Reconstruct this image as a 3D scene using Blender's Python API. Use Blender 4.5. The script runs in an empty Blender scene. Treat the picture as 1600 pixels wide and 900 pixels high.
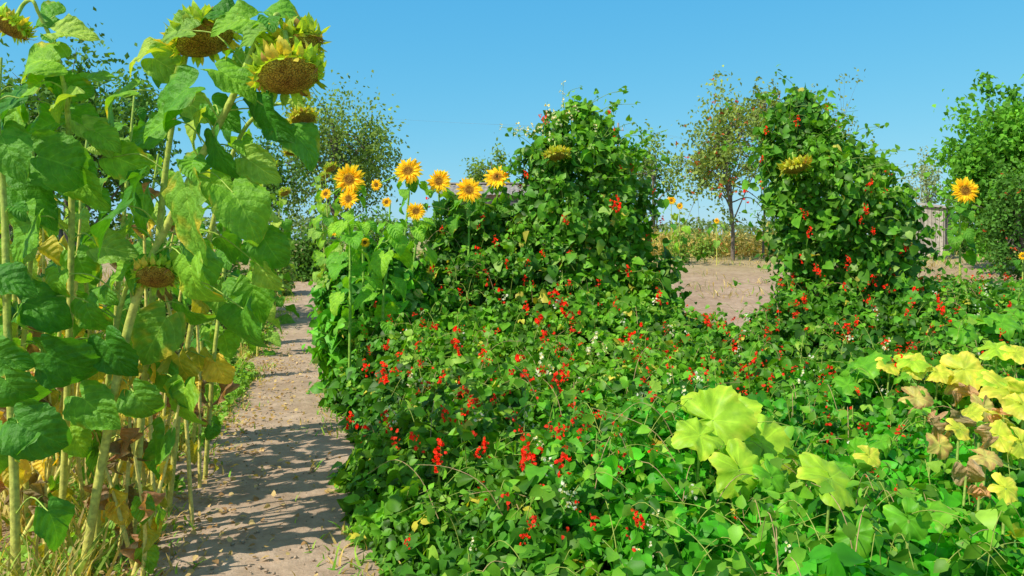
import bpy, math, numpy as np
from mathutils import Vector, Matrix
F=1250.0; CZ=1.7; HY=375.0
SC=bpy.context.scene; COL=SC.collection
rng=np.random.default_rng(7)
def P(px,py,d): return np.array([(px-800)/F*d, d, CZ-(py-HY)/F*d])
def sst(a,b,x):
    t=np.clip((np.asarray(x,float)-a)/(b-a),0,1); return t*t*(3-2*t)
def fb(x,y,seed,f=1.0,o=7):
    r=np.random.default_rng(seed); s=0; x=np.asarray(x,float); y=np.asarray(y,float)
    for i in range(o):
        a=r.uniform(0,6.28); k=f*(1.0+i*0.55); s=s+np.sin(x*k*math.cos(a)+y*k*math.sin(a)+r.uniform(0,6.28))/(1+0.35*i)
    return s/2.6
def terrain(x,y): return 1.1*sst(11,32,y)+0*np.asarray(x,float)
def nz(v):
    v=np.asarray(v,float); return v/np.maximum(np.linalg.norm(v,axis=-1,keepdims=True),1e-9)
def frames(d,n,s):
    y=nz(d); x=nz(np.cross(y,n)); z=np.cross(x,y)
    M=np.stack([x,y,z],axis=-1); s=np.asarray(s,float)
    return M*s.reshape(-1,1,1)
# ---------------------------------------------------------------- materials
def newmat(name):
    m=bpy.data.materials.new(name); m.use_nodes=True; nt=m.node_tree; nt.nodes.clear()
    o=nt.nodes.new('ShaderNodeOutputMaterial'); return m,nt,o
def N(nt,t,**k):
    n=nt.nodes.new(t)
    for a,b in k.items(): setattr(n,a,b)
    return n
def mth(nt,op,a,b=None,c=None):
    n=nt.nodes.new('ShaderNodeMath'); n.operation=op
    for i,v in enumerate((a,b,c)):
        if v is None: continue
        if isinstance(v,(int,float)): n.inputs[i].default_value=v
        else: nt.links.new(v,n.inputs[i])
    return n.outputs[0]
def mixc(nt,fac,a,b,mode='MIX'):
    n=nt.nodes.new('ShaderNodeMix'); n.data_type='RGBA'; n.blend_type=mode
    for i,v in ((0,fac),(6,a),(7,b)):
        if isinstance(v,(int,float)): n.inputs[i].default_value=v
        elif isinstance(v,tuple): n.inputs[i].default_value=(*v,1)
        else: nt.links.new(v,n.inputs[i])
    return n.outputs[2]
def noise(nt,scale,detail=3,vec=None,rough=.55):
    n=nt.nodes.new('ShaderNodeTexNoise'); n.inputs['Scale'].default_value=scale; n.inputs['Detail'].default_value=detail
    n.inputs['Roughness'].default_value=rough
    if vec is not None: nt.links.new(vec,n.inputs['Vector'])
    return n.outputs['Fac']
def ramp(nt,fac,stops):
    n=nt.nodes.new('ShaderNodeValToRGB'); e=n.color_ramp.elements
    while len(e)<len(stops): e.new(.5)
    for i,(p,c) in enumerate(stops): e[i].position=p; e[i].color=(*c,1)
    nt.links.new(fac,n.inputs[0]); return n.outputs[0]
def bump(nt,h,st,dist):
    n=nt.nodes.new('ShaderNodeBump'); n.inputs['Strength'].default_value=st; n.inputs['Distance'].default_value=dist
    nt.links.new(h,n.inputs['Height']); return n.outputs[0]
def leafmat(name,trans=.35,rough=.5,veins=False,nscale=30,objrand=False,spec=.5):
    m,nt,o=newmat(name)
    at=N(nt,'ShaderNodeAttribute',attribute_name='Col'); col=at.outputs['Color']
    geo=N(nt,'ShaderNodeNewGeometry')
    n1=noise(nt,nscale,3,geo.outputs['Position'])
    col=mixc(nt,1.0,col,ramp(nt,n1,[(0.3,(.72,.78,.72)),(0.7,(1.28,1.2,1.2))]),'MULTIPLY')
    nrm=None
    if objrand:
        oi=N(nt,'ShaderNodeObjectInfo')
        col=mixc(nt,1.0,col,ramp(nt,oi.outputs['Random'],[(0,(.55,.72,.65)),(.5,(.95,.97,1)),(1,(1.45,1.15,1.1))]),'MULTIPLY')
    if veins:
        uv=N(nt,'ShaderNodeUVMap'); sp=N(nt,'ShaderNodeSeparateXYZ'); nt.links.new(uv.outputs[0],sp.inputs[0])
        au=mth(nt,'ABSOLUTE',mth(nt,'MULTIPLY_ADD',sp.outputs[0],2.0,-1.0))
        mid=mth(nt,'SUBTRACT',1.0,mth(nt,'DIVIDE',au,.045)); mid=mth(nt,'MAXIMUM',mid,0.0)
        t=mth(nt,'MULTIPLY',mth(nt,'SUBTRACT',sp.outputs[1],mth(nt,'MULTIPLY',mth(nt,'POWER',au,.8),.45)),6.0)
        t=mth(nt,'ADD',t,mth(nt,'MULTIPLY',n1,.3))
        pp=mth(nt,'PINGPONG',t,.5)
        lat=mth(nt,'MAXIMUM',mth(nt,'SUBTRACT',1.0,mth(nt,'DIVIDE',pp,.06)),0.0)
        v=mth(nt,'MINIMUM',mth(nt,'ADD',mid,mth(nt,'MULTIPLY',lat,.7)),1.0)
        col=mixc(nt,mth(nt,'MULTIPLY',v,.6),col,mixc(nt,1.0,col,(2.1,1.6,2.4),'MULTIPLY'))
        n2=noise(nt,45,4,geo.outputs['Position'])
        hh=mth(nt,'ADD',mth(nt,'MULTIPLY',pp,.8),mth(nt,'MULTIPLY',n2,1.0))
        nrm=bump(nt,hh,.8,.016)
    pr=N(nt,'ShaderNodeBsdfPrincipled'); pr.inputs['Roughness'].default_value=rough
    pr.inputs['Specular IOR Level'].default_value=spec
    nt.links.new(col,pr.inputs['Base Color'])
    tr=N(nt,'ShaderNodeBsdfTranslucent')
    nt.links.new(mixc(nt,1.0,col,(1.7,1.55,.4),'MULTIPLY'),tr.inputs['Color'])
    if nrm is not None: nt.links.new(nrm,pr.inputs['Normal'])
    mx=N(nt,'ShaderNodeMixShader'); mx.inputs[0].default_value=trans
    nt.links.new(pr.outputs[0],mx.inputs[1]); nt.links.new(tr.outputs[0],mx.inputs[2]); nt.links.new(mx.outputs[0],o.inputs[0])
    return m
M_SUN=leafmat('sunflower_leaf',.34,.5,True,22,True,.35)
M_FOL=leafmat('bean_leaf',.34,.48,False,14,False,.3)
M_TREE=leafmat('tree_leaf',.32,.6,False,1.3,False,.2)
M_DRY=leafmat('dry_leaf',.3,.8,False,30,False,.2)
M_PET=leafmat('petal',.35,.6,False,60,False,.2)
def solidmat(name,rough=.8,nscale=20,bs=.4,bd=.01):
    m,nt,o=newmat(name)
    at=N(nt,'ShaderNodeAttribute',attribute_name='Col'); geo=N(nt,'ShaderNodeNewGeometry')
    n1=noise(nt,nscale,5,geo.outputs['Position'])
    col=mixc(nt,1.0,at.outputs['Color'],ramp(nt,n1,[(0.25,(.6,.6,.6)),(0.75,(1.35,1.33,1.3))]),'MULTIPLY')
    pr=N(nt,'ShaderNodeBsdfPrincipled'); pr.inputs['Roughness'].default_value=rough; pr.inputs['Specular IOR Level'].default_value=.25
    nt.links.new(col,pr.inputs['Base Color']); nt.links.new(bump(nt,n1,bs,bd),pr.inputs['Normal'])
    nt.links.new(pr.outputs[0],o.inputs[0]); return m
M_STALK=solidmat('stalk',.6,40,.4,.01)
M_BARK=solidmat('bark',.9,12,.7,.04)
M_WOOD=solidmat('weathered_wood',.85,9,.5,.02)
M_ROOF=solidmat('slate_roof',.8,5,.4,.02)
def seedmat():
    m,nt,o=newmat('seed_disc')
    at=N(nt,'ShaderNodeAttribute',attribute_name='Col')
    tc=N(nt,'ShaderNodeTexCoord')
    vo=N(nt,'ShaderNodeTexVoronoi'); vo.inputs['Scale'].default_value=20; nt.links.new(tc.outputs['Object'],vo.inputs['Vector'])
    n0=noise(nt,3,3,tc.outputs['Object'])
    col=mixc(nt,1.0,at.outputs['Color'],ramp(nt,vo.outputs['Distance'],[(0.1,(1.5,1.45,1.3)),(0.7,(.5,.47,.42))]),'MULTIPLY')
    col=mixc(nt,1.0,col,ramp(nt,n0,[(.35,(.7,.62,.5)),(.6,(1.15,1.15,1.1))]),'MULTIPLY')
    pr=N(nt,'ShaderNodeBsdfPrincipled'); pr.inputs['Roughness'].default_value=.85; pr.inputs['Specular IOR Level'].default_value=.2
    nt.links.new(col,pr.inputs['Base Color'])
    b=N(nt,'ShaderNodeBump'); b.invert=True; b.inputs['Strength'].default_value=.9; b.inputs['Distance'].default_value=.02
    nt.links.new(vo.outputs['Distance'],b.inputs['Height']); nt.links.new(b.outputs[0],pr.inputs['Normal'])
    nt.links.new(pr.outputs[0],o.inputs[0]); return m
M_SEED=seedmat()
def soilmat(name,c1,c2,c3,field=False,bs=.5):
    m,nt,o=newmat(name); geo=N(nt,'ShaderNodeNewGeometry'); p=geo.outputs['Position']
    a=noise(nt,.9,5,p,.6); b=noise(nt,7,6,p,.6); c=noise(nt,60,4,p,.65)
    col=ramp(nt,a,[(.3,c1),(.55,c2),(.75,c3)])
    col=mixc(nt,1.0,col,ramp(nt,b,[(.3,(.76,.73,.70)),(.7,(1.13,1.13,1.13))]),'MULTIPLY')
    col=mixc(nt,1.0,col,ramp(nt,c,[(.25,(.84,.83,.81)),(.75,(1.11,1.11,1.11))]),'MULTIPLY')
    if field:
        sp=N(nt,'ShaderNodeSeparateXYZ'); nt.links.new(p,sp.inputs[0])
        f=mth(nt,'ADD',sp.outputs[1],mth(nt,'MULTIPLY',b,14.0))
        mr=N(nt,'ShaderNodeMapRange'); mr.inputs[1].default_value=29; mr.inputs[2].default_value=40; nt.links.new(f,mr.inputs[0])
        g=ramp(nt,noise(nt,.4,5,p,.6),[(.3,(.38,.33,.12)),(.5,(.46,.38,.18)),(.7,(.24,.30,.08))])
        col=mixc(nt,mr.outputs[0],col,g)
    pr=N(nt,'ShaderNodeBsdfPrincipled'); pr.inputs['Roughness'].default_value=.95; pr.inputs['Specular IOR Level'].default_value=.15
    nt.links.new(col,pr.inputs['Base Color'])
    h=mth(nt,'ADD',mth(nt,'MULTIPLY',b,1.0),mth(nt,'MULTIPLY',c,.25))
    nt.links.new(bump(nt,h,bs,.05),pr.inputs['Normal']); nt.links.new(pr.outputs[0],o.inputs[0]); return m
M_PATH=soilmat('path_soil',(.38,.275,.19),(.48,.36,.26),(.56,.43,.32),False,.5)
M_GROUND=soilmat('garden_soil',(.36,.245,.16),(.46,.33,.235),(.54,.40,.29),True,.7)
# ---------------------------------------------------------------- mesh building
def cat(pts,m=5):
    p=np.asarray(pts,float)
    if len(p)<3: 
        t=np.linspace(0,1,m+1)[:,None]; return p[0]*(1-t)+p[-1]*t
    q=np.vstack([2*p[0]-p[1],p,2*p[-1]-p[-2]]); out=[]
    for i in range(1,len(q)-2):
        for t in np.linspace(0,1,m,endpoint=False):
            a,b,c,d=q[i-1],q[i],q[i+1],q[i+2]
            out.append(.5*((2*b)+(-a+c)*t+(2*a-5*b+4*c-d)*t*t+(-a+3*b-3*c+d)*t**3))
    out.append(p[-1]); return np.array(out)
class Acc:
    def __init__(s): s.V=[];s.F=[];s.C=[];s.U=[];s.n=0
    def add(s,V,Fq,C,U=None):
        V=np.asarray(V,float).reshape(-1,3); k=len(V)
        C=np.asarray(C,float)
        if C.ndim==1: C=np.tile(C,(k,1))
        s.V.append(V); s.F.append(np.asarray(Fq,int)+s.n); s.C.append(C)
        s.U.append(np.zeros((k,2)) if U is None else U); s.n+=k
    def tube(s,pts,r,col,n=6,col2=None):
        p=np.asarray(pts,float); k=len(p)
        r=np.interp(np.linspace(0,1,k),np.linspace(0,1,len(r)),r) if hasattr(r,'__len__') else np.full(k,r)
        t=nz(np.gradient(p,axis=0)); ref=np.array([1.0,0.13,0.07]) if abs(t[:,0]).mean()<.8 else np.array([0,1.0,0.2])
        a=nz(np.cross(t,ref)); b=np.cross(t,a); th=np.linspace(0,2*np.pi,n,endpoint=False)
        V=p[:,None,:]+r[:,None,None]*(a[:,None,:]*np.cos(th)[None,:,None]+b[:,None,:]*np.sin(th)[None,:,None])
        i=np.arange(k-1)[:,None]*n; j=np.arange(n)[None,:]; j2=(j+1)%n
        Fq=np.stack([i+j,i+j2,i+n+j2,i+n+j],-1).reshape(-1,4)
        C=np.asarray(col,float)
        if col2 is not None:
            tt=np.linspace(0,1,k)[:,None]; C=np.repeat(C*(1-tt)+np.asarray(col2)*tt,n,axis=0)
        s.add(V,Fq,C)
    def inst(s,T,M,loc,col):
        loc=np.asarray(loc,float).reshape(-1,3); n=len(loc); k=len(T['V'])
        V=np.einsum('nij,kj->nki',M,T['V'])+loc[:,None,:]
        Fq=(T['F'][None]+(np.arange(n)*k)[:,None,None]).reshape(-1,4)
        col=np.asarray(col,float)
        if col.ndim==1: col=np.tile(col,(n,1))
        C=np.repeat(col,k,axis=0)
        if 'C' in T: C=C*np.tile(T['C'],(n,1))
        s.add(V.reshape(-1,3),Fq,C,np.tile(T['U'],(n,1)))
    def box(s,c,size,col,rz=0.0,rx=0.0):
        h=np.array(size)/2; V=np.array([[x,y,z] for x in(-1,1) for y in(-1,1) for z in(-1,1)])*h
        R=np.array(Matrix.Rotation(rz,3,'Z')@Matrix.Rotation(rx,3,'X')); V=V@R.T+np.array(c)
        s.add(V,[[0,1,3,2],[4,6,7,5],[0,4,5,1],[2,3,7,6],[0,2,6,4],[1,5,7,3]],col)
    def mesh(s,name,mat,origin=(0,0,0),smooth=True):
        V=np.concatenate(s.V)-np.asarray(origin,float); Fq=np.concatenate(s.F); C=np.concatenate(s.C); U=np.concatenate(s.U)
        me=bpy.data.meshes.new(name); me.vertices.add(len(V)); me.vertices.foreach_set('co',V.astype(np.float32).ravel())
        me.loops.add(Fq.size); me.loops.foreach_set('vertex_index',Fq.astype(np.int32).ravel())
        me.polygons.add(len(Fq)); me.polygons.foreach_set('loop_start',(np.arange(len(Fq))*4).astype(np.int32))
        me.update(calc_edges=True)
        me.polygons.foreach_set('use_smooth',np.full(len(Fq),smooth))
        a=me.color_attributes.new(name='Col',type='FLOAT_COLOR',domain='POINT')
        a.data.foreach_set('color',np.hstack([C,np.ones((len(C),1))]).astype(np.float32).ravel())
        uv=me.uv_layers.new(name='UVMap'); uv.data.foreach_set('uv',U[Fq.ravel()].astype(np.float32).ravel())
        me.materials.append(mat); me.update(); return me
    def build(s,name,mat,parent=None,origin=(0,0,0),smooth=True,kind=None):
        o=bpy.data.objects.new(name,s.mesh(name,mat,origin,smooth)); COL.objects.link(o)
        if parent is not None: o.parent=parent
        else: o.location=origin
        if kind: o['kind']=kind
        return o
def tag(o,label=None,cat_=None,group=None,kind=None):
    if label: o['label']=label
    if cat_: o['category']=cat_
    if group: o['group']=group
    if kind: o['kind']=kind
    return o
def thing(name,label,cat_,loc,group=None):
    o=bpy.data.objects.new(name,None); COL.objects.link(o); o.location=[float(v) for v in loc]; o.empty_display_size=.1
    return tag(o,label,cat_,group)
def put(me,name,parent,d,n,s,loc,rel=None):
    o=bpy.data.objects.new(name,me); COL.objects.link(o); o.parent=parent
    M=frames(np.array([d]),np.array([n]),[s])[0]; b=np.asarray(loc)-np.array(parent.location)
    mm=Matrix([list(M[0])+[b[0]],list(M[1])+[b[1]],list(M[2])+[b[2]],[0,0,0,1]]); o.matrix_basis=mm; return o
def leaf_tpl(cols,rows,wf,bend=.5,fold=.15,wave=0.0,back=0.0,seed=0,serr=0.0,rumple=0.0,heart=0.0):
    u=np.linspace(-1,1,cols); v=np.linspace(0,1,rows); w=wf(v)
    w=w*(1+serr*np.where(np.arange(rows)%2==0,1,-1)); U,Vv=np.meshgrid(u,v); W=w[:,None]
    X=U*W; k=max(bend,1e-3)*1.0
    yy=Vv-back*np.abs(U)**1.4*(1-Vv)**3-heart*np.sin(np.pi*np.abs(U)*.82)*(1-Vv)**2.2
    Y=np.sin(k*yy)/k; Z=-(1-np.cos(k*yy))/k
    Z=Z+fold*np.abs(U)*W*np.cos(k*yy)+wave*np.abs(U)**2*np.sin(Vv*9+seed+U*2)*W
    if rumple: Z=Z+rumple*fb(X*10,Y*10,seed+3,1.0)*(.4+np.abs(U))
    V=np.stack([X,Y,Z],-1).reshape(-1,3)
    i=np.arange(rows-1)[:,None]*cols; j=np.arange(cols-1)[None,:]
    Fq=np.stack([i+j,i+j+1,i+cols+j+1,i+cols+j],-1).reshape(-1,4)
    return dict(V=V,F=Fq,U=np.stack([(U+1)/2,Vv],-1).reshape(-1,2))
w_heart=lambda v:.44*np.sin(np.pi*(.13+.87*v)**.72)**.92+.006
w_bean=lambda v:.40*np.sin(np.pi*(.06+.94*v)**.66)+.008
w_oval=lambda v:.30*np.sin(np.pi*v)**.8+.008
w_pet=lambda v:.17*np.sin(np.pi*(.12+.88*v)**.9)+.006
w_blade=lambda v:.03*(1-v)+.001
T_BEAN=[leaf_tpl(5,6,w_bean,b,f,.12,.05,i) for i,(b,f) in enumerate([(.5,.22),(1.2,.1),(.3,.45)])]
T_BEANF=[leaf_tpl(3,4,w_bean,b,f,0,.0,i) for i,(b,f) in enumerate([(.5,.25),(1.1,.4)])]
T_TREE=leaf_tpl(3,3,w_oval,.5,.3)
T_BLADE=leaf_tpl(2,5,w_blade,1.0,0)
T_LONG=leaf_tpl(3,6,lambda v:.055*np.sin(np.pi*(.1+.9*v)**.7)+.002,1.4,.3)
def sleaf(seed,base,spot,spotamt,bend,fold,wave,rum=.035):
    T=leaf_tpl(13,17,w_heart,bend,fold,wave,0,seed,.035,rum,.24)
    n=fb(T['V'][:,0]*9,T['V'][:,1]*9,seed+50,1.0)+.8*np.abs(T['U'][:,0]*2-1)**3
    f=np.clip((n-1.3+spotamt)*1.5,0,1)[:,None]
    C=np.array(base)*(1-f)+np.array(spot)*f
    a=Acc(); a.add(T['V'],T['F'],C,T['U']); return a.mesh('leaf',M_SUN)
G1=(.10,.33,.02); G2=(.18,.46,.028); G3=(.33,.56,.07); YEL=(.70,.58,.04); GOLD=(.78,.60,.06); BRN=(.34,.20,.09)
SL={'g':[sleaf(i,G1,YEL,[.2,.0,.3,-.3,-.2][i],.6+.3*i,.2,.25) for i in range(5)],
    'm':[sleaf(10+i,G2,YEL,.1*i-.1,.5+.4*i,.25,.25) for i in range(4)],
    'p':[sleaf(20+i,G3,YEL,.0,.5+.5*i,.3,.25) for i in range(3)],
    'v':[sleaf(30+i,(.22,.46,.04),(.72,.58,.05),.8,.5+.3*i,.1,.15) for i in range(2)],
    'y':[sleaf(40+i,GOLD,(.5,.34,.10),.35,1.0+.4*i,.3,.35,.05) for i in range(3)],
    'b':[sleaf(50+i,BRN,(.6,.45,.22),.7,1.6,.9,.7,.10) for i in range(3)],
    'k':[sleaf(60+i,(.22,.56,.03),(.42,.62,.08),.3,.7+.3*i,.2,.15) for i in range(3)]}
def pick(k): L=SL[k]; return L[rng.integers(len(L))]
# ---------------------------------------------------------------- sunflower heads
def polar(rad,zf,segs,colf):
    rad=np.array(rad); th=np.linspace(0,2*np.pi,segs,endpoint=False)
    V=np.array([[r*math.cos(t),r*math.sin(t),zf(r)] for r in rad for t in th]); n=segs
    i=np.arange(len(rad)-1)[:,None]*n; j=np.arange(n)[None,:]; j2=(j+1)%n
    Fq=np.stack([i+j,i+j2,i+n+j2,i+n+j],-1).reshape(-1,4)
    C=np.array([colf(r) for r in rad for t in th]); return V,Fq,C
def head_open(seed):
    r=np.random.default_rng(seed); a=Acc()
    V,Fq,C=polar([.002,.1,.2,.29,.36,.42],lambda q:.07-.28*(q-.2)**2,28,lambda q:(.55,.30,.04) if q<.12 else ((.36,.14,.02) if q<.25 else ((.75,.38,.03) if q<.33 else (.95,.58,.03))))
    a.add(V,Fq,C); d=a.mesh('seed_disc',M_SEED)
    b=Acc()
    T=leaf_tpl(5,6,w_pet,.5,.25,.05)
    for ring,(n,rad,L,up) in enumerate([(19,.33,.67,.12),(19,.35,.59,.34),(14,.31,.38,.75)]):
        th=np.arange(n)*2*np.pi/n+ring*.16+r.normal(0,.07,n); dx=np.stack([np.cos(th),np.sin(th),np.full(n,up)+r.normal(0,.16,n)],-1)
        loc=np.stack([rad*np.cos(th),rad*np.sin(th),np.full(n,.0+.01*ring)],-1)
        col=np.array([1.0,.72,.02])*r.uniform(.85,1.1,(n,1)); col[:,1]*=r.uniform(.82,1.1,n)
        b.inst(T,frames(dx,np.tile([0,0,1.0],(n,1))+r.normal(0,.25,(n,3)),L*r.uniform(.8,1.1,n)),loc,col)
    p=b.mesh('petals',M_PET)
    g=Acc(); V,Fq,C=polar([.03,.2,.35,.42,.4],lambda q:-.14+.25*q,16,lambda q:(.10,.25,.03)); g.add(V,Fq,C)
    T=leaf_tpl(3,4,lambda v:.22*np.sin(np.pi*(.2+.8*v)**.9)+.01,.4,.2); n=22; th=np.arange(n)*2*np.pi/n
    g.inst(T,frames(np.stack([np.cos(th),np.sin(th),np.full(n,-.05)],-1),np.tile([0,0,1.0],(n,1)),np.full(n,.4)),np.stack([.33*np.cos(th),.33*np.sin(th),np.full(n,-.05)],-1),(.15,.35,.05))
    return d,p,g.mesh('bracts',M_PET)
HO=[head_open(i) for i in range(3)]
def head_droop(seed,ycol):
    r=np.random.default_rng(seed+70); a=Acc()
    V,Fq,C=polar([.002,.15,.35,.55,.7,.8],lambda q:.34-.48*q*q,30,lambda q:(.50,.29,.05) if q<.35 else ((.58,.40,.06) if q<.65 else (.68,.60,.10)))
    a.add(V,Fq,C); d=a.mesh('seed_disc',M_SEED)
    g=Acc(); V,Fq,C=polar([.05,.2,.45,.7,.82,.83,.80],lambda q:-.50+.56*q**2.4,24,lambda q:np.array(ycol)*.95)
    V[:,2]+=.02*np.sin(V[:,0]*23)*np.cos(V[:,1]*19); g.add(V,Fq,C)
    for ring,(n,rad,L,up,z) in enumerate([(32,.78,.34,1.1,.0),(30,.80,.40,-.4,-.03),(30,.76,.48,-.8,-.12),(26,.64,.50,-.7,-.22),(22,.44,.44,-.5,-.36)]):
        T=leaf_tpl(5,6,lambda v:.24*np.sin(np.pi*(.2+.8*v)**.75)+.006,1.5*(1 if ring%2 else -1),.2,.2)
        th=np.arange(n)*2*np.pi/n+ring*.13+r.normal(0,.09,n); dx=np.stack([np.cos(th),np.sin(th),np.full(n,up)+r.normal(0,.4,n)],-1)
        col=np.array(ycol)*r.uniform(.7,1.3,(n,1)); col[r.random(n)<.22]=(.72,.60,.08); col[r.random(n)<.06]=(.5,.3,.08)
        g.inst(T,frames(dx,np.stack([-.3*np.cos(th),-.3*np.sin(th),np.full(n,1.0)],-1)+r.normal(0,.3,(n,3)),L*r.uniform(.6,1.25,n)),np.stack([rad*np.cos(th),rad*np.sin(th),np.full(n,z)],-1),col)
    w=Acc(); n=9; th=r.uniform(0,6.28,n); T=leaf_tpl(3,6,w_pet,2.0,.8,.3)
    w.inst(T,frames(np.stack([np.cos(th),np.sin(th),r.uniform(.2,1.2,n)],-1),r.normal(0,1,(n,3)),r.uniform(.2,.4,n)),np.stack([.74*np.cos(th),.74*np.sin(th),np.full(n,.0)],-1),np.array([.5,.28,.08])*r.uniform(.6,1.2,(n,1)))
    return d,w.mesh('withered_petals',M_DRY),g.mesh('bracts',M_PET)
HD=[head_droop(0,(.40,.60,.05)),head_droop(1,(.46,.62,.06)),head_droop(2,(.58,.62,.07))]
def add_head(root,pos,face,R,kind,var=0):
    H=(HO if kind=='open' else HD)[var%3]; face=nz(face)
    up=np.array([0,0,1.0]) if abs(face[2])<.9 else np.array([0,1.0,0])
    y=nz(up-face*np.dot(up,face))
    a=rng.uniform(0,6.28); y=y*math.cos(a)+np.cross(face,y)*math.sin(a)
    h=put(H[0],'flower_head',root,y,face,R,pos)
    for me,nm in ((H[1],'petals' if kind=='open' else 'withered_petals'),(H[2],'bracts')):
        c=bpy.data.objects.new(nm,me); COL.objects.link(c); c.parent=h
        if nm=='withered_petals': c['kind']='stuff'
    return h
def sunflower(label,pts,r0=.02,heads=(),nleaf=10,ls=.24,mix='ggmmp',group=None,explicit=(),t0=.25,scol=((.62,.58,.13),(.38,.54,.09)),low='yyb',lowt=.42,seg=8,name='sunflower_plant',petfac=1.0):
    pts=[np.asarray(p,float) for p in pts]; root=thing(name,label,'sunflower',pts[0],group)
    path=cat(pts,6); st=Acc(); k=len(path)
    st.tube(path,[r0,r0*.9,r0*.7,r0*.45],scol[0],seg,scol[1])
    for (hp,face,R,kind,var) in heads:
        hp=np.asarray(hp,float); f=nz(face); back=hp-f*R*(.1 if kind=='open' else .46)
        dist=np.linalg.norm(path-hp,axis=1); i=int(np.argmin(dist)); 
        if i>=k-3: i=k-1; s0=path[-1]; tan=nz(path[-1]-path[-2])
        else:
            i=max(i-3,2); s0=path[i]; tan=nz(path[i]-path[i-1])
        L=np.linalg.norm(back-s0)
        q=[s0,s0+tan*L*.35,back-f*L*.45+np.array([0,0,.12*L]),back+f*R*.06]
        st.tube(cat(q,5),[r0*.5,r0*.5,r0*.55,r0*.6],scol[1],seg)
        add_head(root,hp,f,R,kind,var)
    def petiole(a,b,r):
        m=(a+b)/2+np.array([0,0,.18*np.linalg.norm(b-a)]); st.tube(cat([a,m,b],4),[r,r*.7],scol[1],5)
    ang=rng.uniform(0,6.28)
    for i in range(nleaf):
        t=t0+(1.0-t0)*(i+.5)/nleaf; p=path[min(int(t*(k-1)),k-1)]; ang+=2.4+rng.normal(0,.3)
        az=np.array([math.cos(ang),math.sin(ang),0]); pl=ls*rng.uniform(.35,.85)*(1.15-.5*t)*petfac
        s=ls*rng.uniform(.6,1.15)*(1.1-.55*max(0,t-.6)/.4)
        if t<lowt and low:
            b=p+az*pl*.7+np.array([0,0,-.1*pl]); petiole(p,b,.003)
            put(pick(low[rng.integers(len(low))]),'leaf',root,az*.35+np.array([0,0,-1]),az+np.array([0,0,.4])+rng.normal(0,.3,3),s*.75,b)
        else:
            b=p+az*pl+np.array([0,0,.45*pl]); petiole(p,b,.0035*ls/.24)
            put(pick(mix[rng.integers(len(mix))]),'leaf',root,az+np.array([0,0,-.2-.9*rng.random()]),np.array([0,0,1.0])+az*.4+rng.normal(0,.3,3)+np.array([-.25,-.35,0]),s,b)
    for (px,py,d,L,an,kk) in explicit:
        L*=.84
        a=math.radians(an); c=P(px,py,d); Lw=L/F*d
        dr=np.array([math.cos(a),rng.uniform(-.35,.15),math.sin(a)])
        b=c-nz(dr)*Lw*.42
        nn=np.array([-.35,-.8,.7])+rng.normal(0,.34,3)
        dist=np.linalg.norm(path-b-np.array([0,0,-.06]),axis=1); j=int(np.argmin(dist)); petiole(path[j],b,.0045)
        put(pick(kk),'leaf',root,dr,nn,Lw*1.05,b)
    st.build('stalk',M_STALK,root,pts[0]); return root
gz=lambda d: 375+1.7/d*1250
sunflower('tall foreground sunflower on curving stalk with two heavy nodding seed heads against the sky',
 [P(128,gz(4.0),4.0),P(160,720,4.0),P(212,470,3.95),P(300,275,3.9),P(362,155,3.86),P(400,66,3.84),P(424,34,3.82)],.024,
 [(P(450,118,3.70),(.24,-.40,-.88),.17,'droop',0),(P(458,78,3.92),(.45,-.20,-.85),.168,'droop',1)],6,.18,'gm',t0=.15,lowt=.3,
 explicit=[(292,345,3.75,145,-88,'v'),(165,350,3.8,120,-135,'g'),(255,160,3.75,125,-150,'m'),(368,122,3.75,95,-25,'m'),(425,190,3.8,90,-60,'g'),
 (385,330,3.72,115,-50,'m'),(340,245,3.78,90,-80,'g'),(405,262,3.9,75,-35,'p'),(480,222,3.9,90,-28,'m'),(450,14,3.85,80,5,'m'),(360,32,3.8,80,-170,'m'),
 (385,100,3.95,55,-80,'p'),(330,10,3.9,70,160,'g'),(270,45,3.9,75,175,'p'),(425,395,3.95,80,-55,'g'),(240,195,3.8,85,-165,'m'),(300,455,3.7,110,-85,'m'),
 (300,205,3.95,75,-120,'p'),(350,180,4.0,70,-40,'m'),(290,260,4.0,75,-160,'m'),(250,420,3.9,80,-100,'g'),(200,430,3.9,75,-150,'m'),(395,55,3.75,60,-150,'p'),(420,440,4.0,60,-70,'p')])
sunflower('foreground sunflower with single drooping head left of the paired heads',
 [P(205,gz(4.3),4.3),P(222,640,4.3),P(243,420,4.25),P(262,240,4.2),P(285,115,4.15),P(300,46,4.12)],.021,
 [(P(320,62,4.08),(.42,-.24,-.9),.18,'droop',1)],7,.18,'gmp',t0=.1,lowt=.35,
 explicit=[(215,80,4.1,80,-175,'p'),(265,105,4.1,75,-30,'p'),(170,150,4.15,90,-165,'m'),(205,255,4.2,80,-20,'m'),(200,300,4.1,90,-130,'g'),(340,300,4.3,70,-60,'m'),
 (375,525,4.1,120,-95,'g'),(240,530,4.1,105,-120,'v'),(285,640,4.05,95,-95,'m'),(245,715,4.1,105,-110,'g'),(285,585,4.2,75,-80,'y'),(345,585,4.3,60,-70,'y'),(310,575,4.3,60,-90,'y'),(320,420,4.2,90,-60,'m'),
 (230,210,4.3,75,-170,'m'),(310,170,4.3,65,-30,'p'),(220,330,4.3,80,-100,'m'),(300,500,4.2,80,-60,'m'),(400,470,4.3,80,-80,'m'),(190,380,4.3,80,-120,'p'),(335,470,4.3,70,-100,'p'),(260,600,4.2,70,-80,'m')])
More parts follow.
